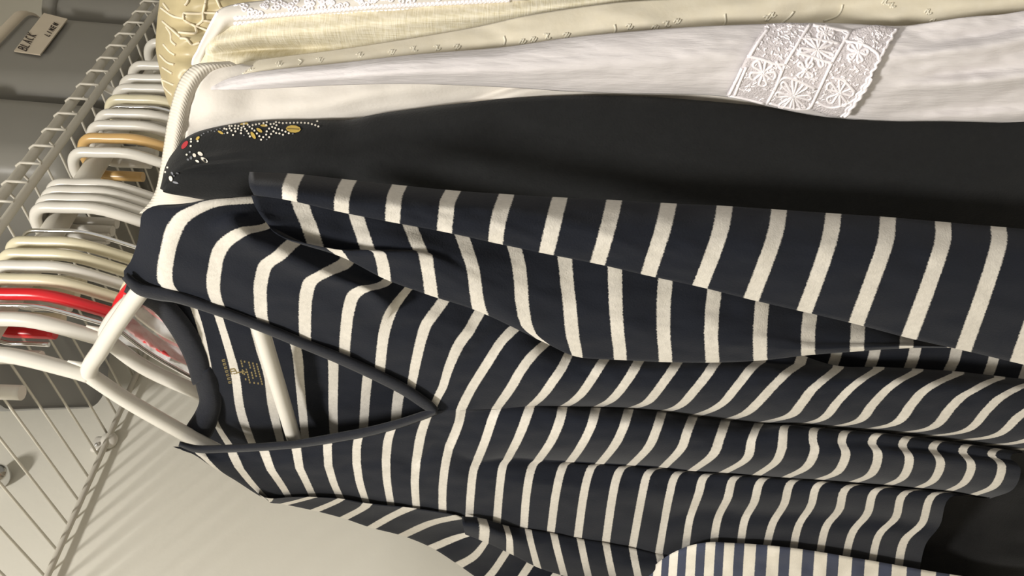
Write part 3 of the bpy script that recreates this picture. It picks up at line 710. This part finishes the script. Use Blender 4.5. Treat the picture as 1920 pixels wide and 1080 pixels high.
# ---------------------------------------------------------------- white T-shirt with ribbed neck band
wt = empty('white_tee', (.362, .33, EYE+.2), 'plain white cotton top with a ribbed edge, between the black top and the lace-cuffed blouse', 'top')
outer = [(430, 116), (372, 121), (351, 134), (338, 152), (326, 184), (315, 230), (308, 276), (301, 319), (294, 354), (281, 380), (262, 400)]
inner = [(450, 124), (412, 128), (388, 142), (373, 165), (361, 198), (352, 240), (346, 285), (340, 325), (345, 352), (400, 376), (460, 400)]
mid = [((a[0]+b_[0])/2, (a[1]+b_[1])/2) for a, b_ in zip(outer, inner)]
sheet('ribbed_edge', [(0, [outer]), (1, [mid]), (2, [inner])], lambda v, u: .3715-.016*u+.010*(1-u)**5-.0025*math.sin(math.pi*v/2)+.007*max(0, 1-v)**2, RIBW, wt, ms=60, sub=6, th=0, seed=31, wob=.0006)
rowsC = [(0, [[(455, 121), (412, 127), (386, 142), (371, 165), (359, 198), (350, 240), (344, 285), (338, 325), (334, 360), (343, 388), (350, 412)]]),
 (1, [[(470, 124), (440, 135), (418, 152), (405, 180), (398, 215), (392, 250), (388, 290), (390, 330), (400, 372), (410, 392), (420, 408)]]),
 (2, [[(520, 125), (505, 140), (495, 160), (488, 185), (484, 210), (482, 240), (480, 280), (480, 320), (480, 350), (480, 380), (480, 400)]]),
 (3, [[(600, 112), (598, 130), (596, 150), (594, 170), (592, 190), (590, 210), (590, 240), (590, 270), (590, 300), (590, 330), (590, 360)]]),
 (4, [[(700, 98), (700, 115), (700, 132), (700, 150), (700, 168), (700, 186), (700, 205), (700, 225), (700, 250), (700, 280), (700, 310)]]),
 (5, [[(850, 78), (850, 92), (850, 110), (850, 130), (850, 150), (850, 168), (850, 186), (850, 205), (850, 230), (850, 250), (850, 280)]])]
for k, x in enumerate((1000, 1150, 1300, 1450, 1600)):
    rowsC.append((6+k, [[(x, 70+14*j+(k*3)) for j in range(11)]]))
def xC(v, u):
    return .372-.016*u+.010*(1-u)**5-.004*math.exp(-((u-.35)/.10)**2)*min(1, v)+.003*math.exp(-((u-.5-.02*v)/.05)**2)*min(1, v)-.003*math.exp(-((u-.68)/.08)**2)+.006*min(1, max(0, v-4)/3)
sheet('body', rowsC, xC, WHITEC, wt, ms=40, sub=8, wob=.002, wsc=50, seed=32)

# ---------------------------------------------------------------- white gauze blouse with lace cuff
gb = empty('gauze_blouse', (.36, .30, EYE+.1), 'crinkled white gauze blouse with a square lace band across its sleeve', 'blouse')
def lerp_pts(a, b_, n=5): return [tuple(np.array(a)*(1-t)+np.array(b_)*t) for t in np.linspace(0, 1, n)]
st = [(0, (398, 160), (396, 168)), (1, (470, 138), (474, 166)), (2, (634, 120), (640, 158)), (3, (776, 104), (780, 156)), (4, (942, 90), (944, 162)), (5, (1066, 72), (1066, 170)), (6, (1190, 60), (1180, 174)), (7, (1296, 52), (1270, 175)), (8, (1380, 48), (1340, 178)),
      (9, (1450, 46), (1380, 184)), (10, (1530, 44), (1450, 200)), (11, (1600, 46), (1520, 214)), (12, (1686, 50), (1590, 222)), (13, (1750, 42), (1680, 226)), (14, (1810, 33), (1760, 226)), (15, (1870, 28), (1850, 228)), (16, (1930, 20), (1930, 230)), (17, (2010, 15), (2010, 230))]
rowsE = [(v, [lerp_pts(a, b_)]) for v, a, b_ in st]
def xE(v, u):
    o = .362-.012*math.sin(math.pi*min(1, u))**.8*min(1, v/3)-.006*u+.011*max(0, 1-v/2.5)
    if v > 12: 
        k = min(1, (v-12)/2)
        o += k*(.0024*math.sin(u*19+math.sin(v*.8)*1.6)+.0009*math.sin(u*37+v*.9))
    else: o += .0005*math.sin(u*15+v*.6)*min(1, v/3)
    return o
eb = sheet('body', rowsE, xE, GAUZE, gb, ms=64, sub=8, wob=.0012, wsc=30, seed=41)
tE = bvh_of(eb)
# lace band
z2 = lambda x, y: (1340+x/5.047, 20+y/5.047)
LB = [(0, [[z2(490, 130), z2(400, 260), z2(300, 440), z2(200, 640), z2(110, 800)]]), (1, [[z2(700, 120), z2(620, 270), z2(520, 470), z2(410, 680), z2(300, 835)]]),
      (2, [[z2(900, 130), z2(810, 280), z2(700, 480), z2(600, 690), z2(500, 885)]]), (3, [[z2(1090, 150), z2(1010, 310), z2(910, 500), z2(800, 720), z2(700, 930)]]),
      (4, [[z2(1280, 190), z2(1200, 330), z2(1090, 520), z2(990, 740), z2(905, 930)]]), (5, [[z2(1510, 140), z2(1420, 330), z2(1310, 540), z2(1200, 770), z2(1080, 990)]]),
      (6, [[z2(1745, 175), z2(1630, 340), z2(1540, 520), z2(1420, 760), z2(1240, 1005)]])]
lb = sheet('lace_band', LB, lambda v, u: .3575-.0105*math.sin(math.pi*u)-.007*u, LACE, gb, ms=30, sub=6, thick=.0012, wob=.0006, seed=42)
tL = bvh_of(lb)
bm = bmesh.new()
def cord(pts, rad=.00075, n=None, closed=False, bm=None, tree=None, X=.345, conv=z2):
    P = [conv(*p) for p in pts]
    if closed: P = P+[P[0]]
    n = n or max(6, 5*len(P)); Q = catmull(np.array(P), np.linspace(0, len(P)-1, n))
    R = [drop(tree, q[0], q[1], .0006) for q in Q]; R = [q for q in R if q is not None]
    if len(R) > 2: tube_bm(bm, R, rad, 5)
for c_ in (((900, 130), (800, 290), (660, 520), (580, 720), (495, 880)), ((1285, 190), (1110, 490), (1000, 720), (905, 920)), ((260, 540), (210, 650), (135, 800)), ((300, 530), (240, 670), (190, 800)),
           ((310, 430), (450, 460), (560, 500), (670, 510)), ((780, 400), (900, 430), (1010, 470), (1110, 495)), ((510, 870), (680, 915), (830, 930), (905, 915)), ((110, 800), (280, 830), (500, 885)),
           ((930, 140), (1060, 160), (1270, 200)), ((1230, 290), (1400, 320), (1530, 400), (1560, 480)), ((1110, 630), (1220, 660), (1330, 770)), ((960, 860), (1110, 915), (1300, 860)),
           ((800, 265), (930, 270), (1180, 310)), ((560, 750), (640, 640), (760, 650), (960, 740)), ((330, 430), (420, 290), (500, 180)), ((580, 480), (640, 560))):
    cord(c_, .0009, bm=bm, tree=tL)
# scalloped outer edge
edge = []; 
for k in range(40):
    t = k/39; a = np.array([1745, 175])*(1-t)+np.array([1240, 1000])*t; a = a+np.array([math.sin(k*1.9)*12+30*math.sin(math.pi*t), 0]); edge.append(tuple(a))
cord(edge, .0012, 160, bm=bm, tree=tL); cord([(x-35, y) for x, y in edge], .0008, 160, bm=bm, tree=tL)
def flower(cx, cy, R_, n, rot=0, wide=.35):
    for k in range(n):
        a = rot+2*math.pi*k/n; ca, sa = math.cos(a), math.sin(a)
        P = [(cx+ca*12, cy+sa*12)]
        for t, w in ((.5, wide*.6), (.85, wide), (1.0, 0), (.85, -wide), (.5, -wide*.6)):
            P.append((cx+R_*(t*ca-w*sa*.8), cy+R_*(t*sa+w*ca*.8)))
        cord(P, .0008, 30, True, bm=bm, tree=tL)
    cord([(cx+14*math.cos(t), cy+14*math.sin(t)) for t in np.linspace(0, 6, 7)], .0009, 16, True, bm=bm, tree=tL)
flower(455, 585, 125, 5, .3); flower(745, 805, 170, 8, .1, .16); flower(970, 370, 165, 7, .4, .16); flower(1180, 775, 135, 5, -1.3, .3); flower(1350, 390, 100, 5, 0, .3)
flower(1040, 215, 80, 5, 0, .25); flower(860, 560, 90, 4, .8, .25)
for k in range(330):   # small filler stitches
    a, b_ = rnd.random(), rnd.random()
    L0 = np.array([490, 130])*(1-b_)+np.array([120, 800])*b_; R0 = np.array([1700, 190])*(1-b_)+np.array([1210, 980])*b_
    p = L0*(1-a)+R0*a; dx, dy = rnd.uniform(-26, 26), rnd.uniform(-18, 18)
    cord([(p[0]-dx, p[1]-dy), (p[0]+rnd.uniform(-9, 9), p[1]+rnd.uniform(-9, 9)), (p[0]+dx, p[1]+dy)], .0005, 6, bm=bm, tree=tL)
em = mesh_obj('embroidery', bm, CORD); reparent(em, lb); em['label'] = 'raised white flower and grid embroidery'

# ---------------------------------------------------------------- cream embroidered blouse (thin band)
cb = empty('embroidered_blouse', (.38, .28, EYE+.1), 'cream blouse with a narrow tone-on-tone embroidered placket, above the gauze blouse', 'blouse')
rowsD = [(0, [[(388, 168), (392, 180), (398, 196)]]), (1, [[(420, 132), (428, 146), (440, 160)]]), (2, [[(470, 116), (474, 128), (482, 148)]]), (3, [[(540, 106), (542, 120), (546, 138)]]), (4, [[(634, 94), (636, 110), (640, 130)]]), (5, [[(776, 72), (778, 92), (780, 120)]]), (6, [[(900, 50), (902, 75), (905, 112)]]),
 (7, [[(1000, 28), (1000, 60), (1002, 100)]]), (8, [[(1154, 6), (1154, 42), (1154, 84)]]), (9, [[(1300, -4), (1300, 34), (1298, 78)]]), (10, [[(1450, -20), (1450, 22), (1450, 70)]]), (11, [[(1600, -50), (1600, 10), (1600, 72)]]), (12, [[(1760, -80), (1760, 0), (1760, 70)]]), (13, [[(1930, -100), (1930, -20), (1930, 60)]]), (14, [[(2010, -100), (2010, -20), (2010, 60)]])]
def xD(v, u): return .390-.014*u-.005*math.sin(math.pi*u)+.0045*max(0, v-9)/4*math.sin(u*9+v*.9)
cd = sheet('body', rowsD, xD, CREAMC, cb, ms=26, sub=8, wob=.0016, wsc=40, seed=51)
tD = bvh_of(cd); bm = bmesh.new(); ident = lambda x, y: (x, y)
for x, y in ((398, 162), (404, 168), (412, 158), (424, 146), (436, 140), (455, 134), (470, 128), (524, 120), (600, 113), (675, 103), (735, 98), (776, 92), (820, 90), (857, 88), (980, 78), (1000, 74), (1026, 68), (1062, 66), (1180, 50), (1228, 52), (1250, 45), (1270, 40), (1438, 34), (1448, 28), (1660, 4), (1672, 10), (1740, 22), (1750, 40)):
    cord([(x-7, y+rnd.uniform(-4, 4)), (x-1, y-4), (x+1, y+4), (x+7, y+rnd.uniform(-4, 4))], .0005, 12, False, bm=bm, tree=tD, conv=ident)
    cord([(x-3, y+5), (x+3, y-5)], .0005, 6, False, bm=bm, tree=tD, conv=ident)
for c_ in (((945, 84), (947, 76), (945, 68)), ((1150, 66), (1154, 56), (1152, 46)), ((1352, 54), (1360, 42), (1359, 26)), ((1465, 44), (1480, 32), (1488, 22)), ((1544, 40), (1566, 32), (1576, 22), (1580, 8)), ((560, 112), (566, 116), (560, 122)),
           ((380, 215), (384, 190), (396, 170))):
    cord(c_, .0006, 16, bm=bm, tree=tD, conv=ident)
em = mesh_obj('embroidery', bm, fabric('cream_thread', srgb(230, 224, 206), None, 600, .2), cb); em['label'] = 'small cream embroidered leaves'

# ---------------------------------------------------------------- cream woven top with crochet trim
ct = empty('woven_blouse', (.42, .28, EYE+.15), 'cream slub-weave top with openwork crochet trim along its shoulder', 'top')
rowsF = [(0, [[(385, 80), (376, 96), (370, 112), (368, 128)]]), (1, [[(412, 55), (405, 75), (400, 95), (395, 135)]]), (2, [[(445, 42), (440, 65), (436, 92), (432, 135)]]), (3, [[(500, 30), (498, 55), (495, 85), (492, 130)]]), (4, [[(580, 22), (578, 50), (576, 80), (574, 125)]]),
 (5, [[(680, 12), (680, 40), (680, 72), (680, 115)]]), (6, [[(800, 4), (800, 30), (800, 60), (800, 100)]]), (7, [[(950, -6), (950, 18), (950, 45), (950, 80)]]), (8, [[(1120, -20), (1120, 0), (1120, 20), (1120, 50)]]), (9, [[(1350, -50), (1350, -30), (1350, -10), (1350, 20)]]), (10, [[(1700, -90), (1700, -70), (1700, -50), (1700, 0)]])]
def xF(v, u): return .412-.012*u+.010*max(0, 1-v)**2+.009*math.exp(-((u-.62-.035*(v-3))/.10)**2)*math.exp(-((v-3.2)/1.5)**2)-.006*math.exp(-((u-.34)/.16)**2)*min(1, v)
sheet('body', rowsF, xF, WOVEN, ct, ms=36, sub=8, wob=.0015, wsc=40, seed=61)
# crochet trim: solid strip, dark patches on it paint the shade inside the slots
z4 = lambda x, y: (280+x/6, y/6)
TR = [((485, 735), (620, 720)), ((500, 660), (630, 660)), ((545, 580), (650, 600)), ((580, 500), (690, 520)), ((640, 380), (790, 420)), ((700, 260), (880, 330)), ((770, 130), (930, 300)), ((930, 60), (1000, 290)), ((1200, 20), (1220, 250)), ((1500, -10), (1510, 215)), ((1900, -60), (1900, 190)), ((2500, -120), (2500, 140)), ((3300, -180), (3300, 90)), ((4300, -220), (4300, 40))]
rowsT = [(i, [[z4(*a), z4((a[0]+b_[0])/2, (a[1]+b_[1])/2), z4(*b_)]]) for i, (a, b_) in enumerate(TR)]
tr = sheet('crochet_trim', rowsT, lambda v, u: .416-.006*math.sin(math.pi*u)-.004*u, WHITEC, ct, ms=14, sub=6, wob=.0006, seed=62)
tT = bvh_of(tr); bm = bmesh.new()
for a, b_, w in (((545, 705), (572, 680), 6), ((580, 600), (612, 540), 3), ((765, 388), (835, 338), 3.4)): dash(bm, z4(*a), z4(*b_), w, tT, 0, .0006)
for k in range(13): 
    x = 1000+k*72; y = 245-k*8+8*math.sin(k); dash(bm, z4(x-22, y-30), z4(x+26, y+4), 2.6*(1-k*.04), tT, 0, .0006)
sl = mesh_obj('slot_shade', bm, fabric('painted_slot_shade', srgb(70, 64, 50), None, 200, .1)); reparent(sl, tr); sl['label'] = 'dark patches painted for the shade in the crochet slots'
bm = bmesh.new()
for off, am in ((0, 10), (1, 10)):
    for dy in (30, 85):
        P = []
        for k in range(120):
            x = 960+k*26; yb = 262-(x-960)*.085 if x < 2500 else 131-(x-2500)*.05
            P.append((x, yb-45+dy-40+am*math.sin(k*1.7+off*3.1)))
        cord(P, .0011, 300, bm=bm, tree=tT, conv=z4)
for k in range(130):
    x = rnd.uniform(950, 3800); yb = 262-(x-960)*.085; y = yb-rnd.uniform(70, 260)
    cord([(x-28, y), (x, y-22), (x+28, y), (x, y+22)], .0006, 12, True, bm=bm, tree=tT, conv=z4)
P = [(490, 735), (505, 660), (550, 585), (585, 505), (650, 375), (710, 255), (775, 140)]
cord(P, .0011, 60, bm=bm, tree=tT, conv=z4); cord([(610, 725), (622, 665), (645, 605), (690, 525), (780, 425), (870, 335), (935, 300)], .0012, 60, bm=bm, tree=tT, conv=z4)
cn = mesh_obj('crochet_cords', bm, CORD); reparent(cn, tr)

# ---------------------------------------------------------------- beige satin top under net
def netm():
    m, nt, b = base('beige_satin', srgb(192, 178, 140), .38, .4); bumpy(nt, b, 30, .4, .004, (1, 1, .5)); return m
SAT = netm()
nt_ = empty('net_overlay_dress', (.50, .27, EYE+.2), 'beige satin garment overlaid with a pale hexagon net, behind the crochet-trimmed top', 'top')
rowsG = [(0, [[(312, -60), (302, -20), (298, 10), (294, 45), (292, 90), (298, 125), (305, 160), (315, 192), (326, 214)]]),
 (1, [[(360, -60), (350, -20), (340, 15), (335, 50), (330, 90), (333, 125), (338, 160), (344, 190), (350, 215)]]),
 (2, [[(420, -60), (410, -20), (400, 15), (392, 50), (385, 90), (382, 125), (380, 160), (380, 190), (380, 215)]]),
 (3, [[(560, -60), (540, -30), (520, 0), (500, 30), (480, 60), (470, 90), (460, 120), (455, 150), (450, 180)]])]
sg = sheet('satin_body', rowsG, lambda v, u: .520-.060*u+.02*max(0, 1-v)**2-.01*math.sin(math.pi*min(1, v/3)), SAT, nt_, ms=40, sub=12, th=.02, wob=.006, wsc=30, seed=71)
tG = bvh_of(sg); bm = bmesh.new()
for c_ in (((385, 150), (560, 155), (610, 145), (760, 150)), ((630, 40), (605, 150), (600, 230), (525, 300), (520, 375), (330, 365)), ((600, 230), (720, 250)), ((525, 300), (640, 340), (700, 400)), ((760, 0), (810, 90), (900, 100)), ((130, 90), (260, 180), (385, 210)), ((385, 150), (385, 210), (420, 240), (525, 300)),
           ((150, 240), (240, 320), (350, 420)), ((190, 300), (240, 380), (250, 460), (300, 510)), ((160, 40), (220, 120)), ((400, 60), (430, 20), (440, -40)), ((350, 430), (420, 440), (480, 500), (570, 480)), ((160, 500), (230, 580), (290, 620)), ((150, 900), (280, 960)), ((140, 880), (170, 980), (260, 1070)), ((150, 760), (260, 830)), ((630, 40), (640, -30)), ((760, 0), (700, -50)), ((120, 620), (200, 700), (280, 730))):
    cord(c_, .0009, 26, bm=bm, tree=tG, conv=z4)
nn_ = mesh_obj('net_cords', bm, fabric('pale_net_cord', srgb(244, 232, 206), None, 500, .2), nt_)

# ---------------------------------------------------------------- blue and white striped garment, bottom edge of view
bs = empty('blue_striped_shirt', (.24, .50, EYE-.2), 'blue and white finely striped shirt, only its rounded shoulder in view below the navy top', 'shirt')
tops = [(1176, 1110), (1200, 1090), (1232, 1056), (1262, 1036), (1297, 1022), (1335, 1016), (1372, 1018), (1414, 1020), (1456, 1024), (1500, 1029), (1545, 1036), (1592, 1044), (1640, 1052), (1690, 1061), (1740, 1070), (1790, 1078), (1850, 1086)]
cen = [-110, -24, 61, 156, 256, 355, 465, 590, 710, 840, 970, 1110, 1255, 1410, 1560, 1710, 1870]
rowsH = []
for i in range(len(tops)):
    x = 1240+cen[i]/K; t = tops[i]
    xt = x+2
    yt = np.interp(xt, [q[0] for q in tops], [q[1] for q in tops])
    rowsH.append((i, [[(xt, yt), (x, yt+30), (x-2, yt+70), (x-4, yt+140)]]))
sheet('shoulder', rowsH, lambda v, u: .276-.016*min(1, u*1.2)+.004*(1-u)**4, STRB, bs, ms=20, sub=6, th=.010, seed=81, wob=.002)

# ---------------------------------------------------------------- black garment hanging behind the hem
bk2 = empty('black_trousers', (.36, .45, EYE-.35), 'black garment hanging behind the hem of the striped top', 'trousers')
rowsI = [(i, [[(x, 640), (x, 760), (x, 880), (x, 1000), (x, 1095)]]) for i, x in enumerate((1715, 1760, 1820, 1890, 1960, 2080))]
sheet('body', rowsI, lambda v, u: .338-.040*u**2-.004*math.sin(u*7+v*.3), BLACK2, bk2, ms=40, sub=5, th=.006, seed=91, wob=.003, wsc=60)

# ---------------------------------------------------------------- red garment in clear plastic seen through the neck
def film():
    m, nt, b = base('clear_plastic_film', (.95, .95, .95, 1), .12, .5)
    b.inputs['Transmission Weight'].default_value = .0; b.inputs['Alpha'].default_value = .26
    bumpy(nt, b, 25, .8, .01); return m
rg = empty('red_garment', (.40, .36, EYE+.12), 'red garment in a clear plastic cover, glimpsed through the neck of the striped top', 'garment')
rowsR = [(0, [[(262, 560), (268, 580), (276, 602)]]), (1, [[(300, 560), (300, 600), (300, 632)]]), (2, [[(330, 575), (330, 620), (334, 655)]]), (3, [[(365, 600), (365, 640), (365, 688)]]), (4, [[(420, 650), (420, 680), (420, 720)]])]
sheet('body', rowsR, lambda v, u: .372+.012*u, fabric('red_cloth', srgb(196, 40, 50), srgb(205, 58, 64), 200, .3), rg, ms=16, sub=6, th=.01, seed=95)
rowsP = [(0, [[(232, 552), (214, 600), (212, 640)]]), (1, [[(262, 556), (256, 610), (262, 655)]]), (2, [[(300, 560), (292, 625), (300, 680)]]), (3, [[(340, 590), (335, 650), (345, 705)]]), (4, [[(400, 640), (395, 690), (400, 740)]])]
sheet('plastic_cover', rowsP, lambda v, u: .349+.002*u, film(), rg, ms=16, sub=6, thick=.0003, wob=.004, wsc=14, seed=96)

# ---------------------------------------------------------------- ceiling lamp (the lamp that lights the closet)
bm = bmesh.new(); bmesh.ops.create_uvsphere(bm, u_segments=32, v_segments=16, radius=.11, matrix=Matrix.Translation((-.42, .02, EYE+1.0)) @ Matrix.Diagonal((1, 1, .35, 1)))
m_, nt, b = base('lamp_glass', (1, .96, .9, 1), .4, .5); b.inputs['Emission Color'].default_value = (1, .93, .82, 1); b.inputs['Emission Strength'].default_value = 3
tag(mesh_obj('ceiling_lamp', bm, m_, None, True), 'round white ceiling lamp above and left of the viewer', 'lamp')
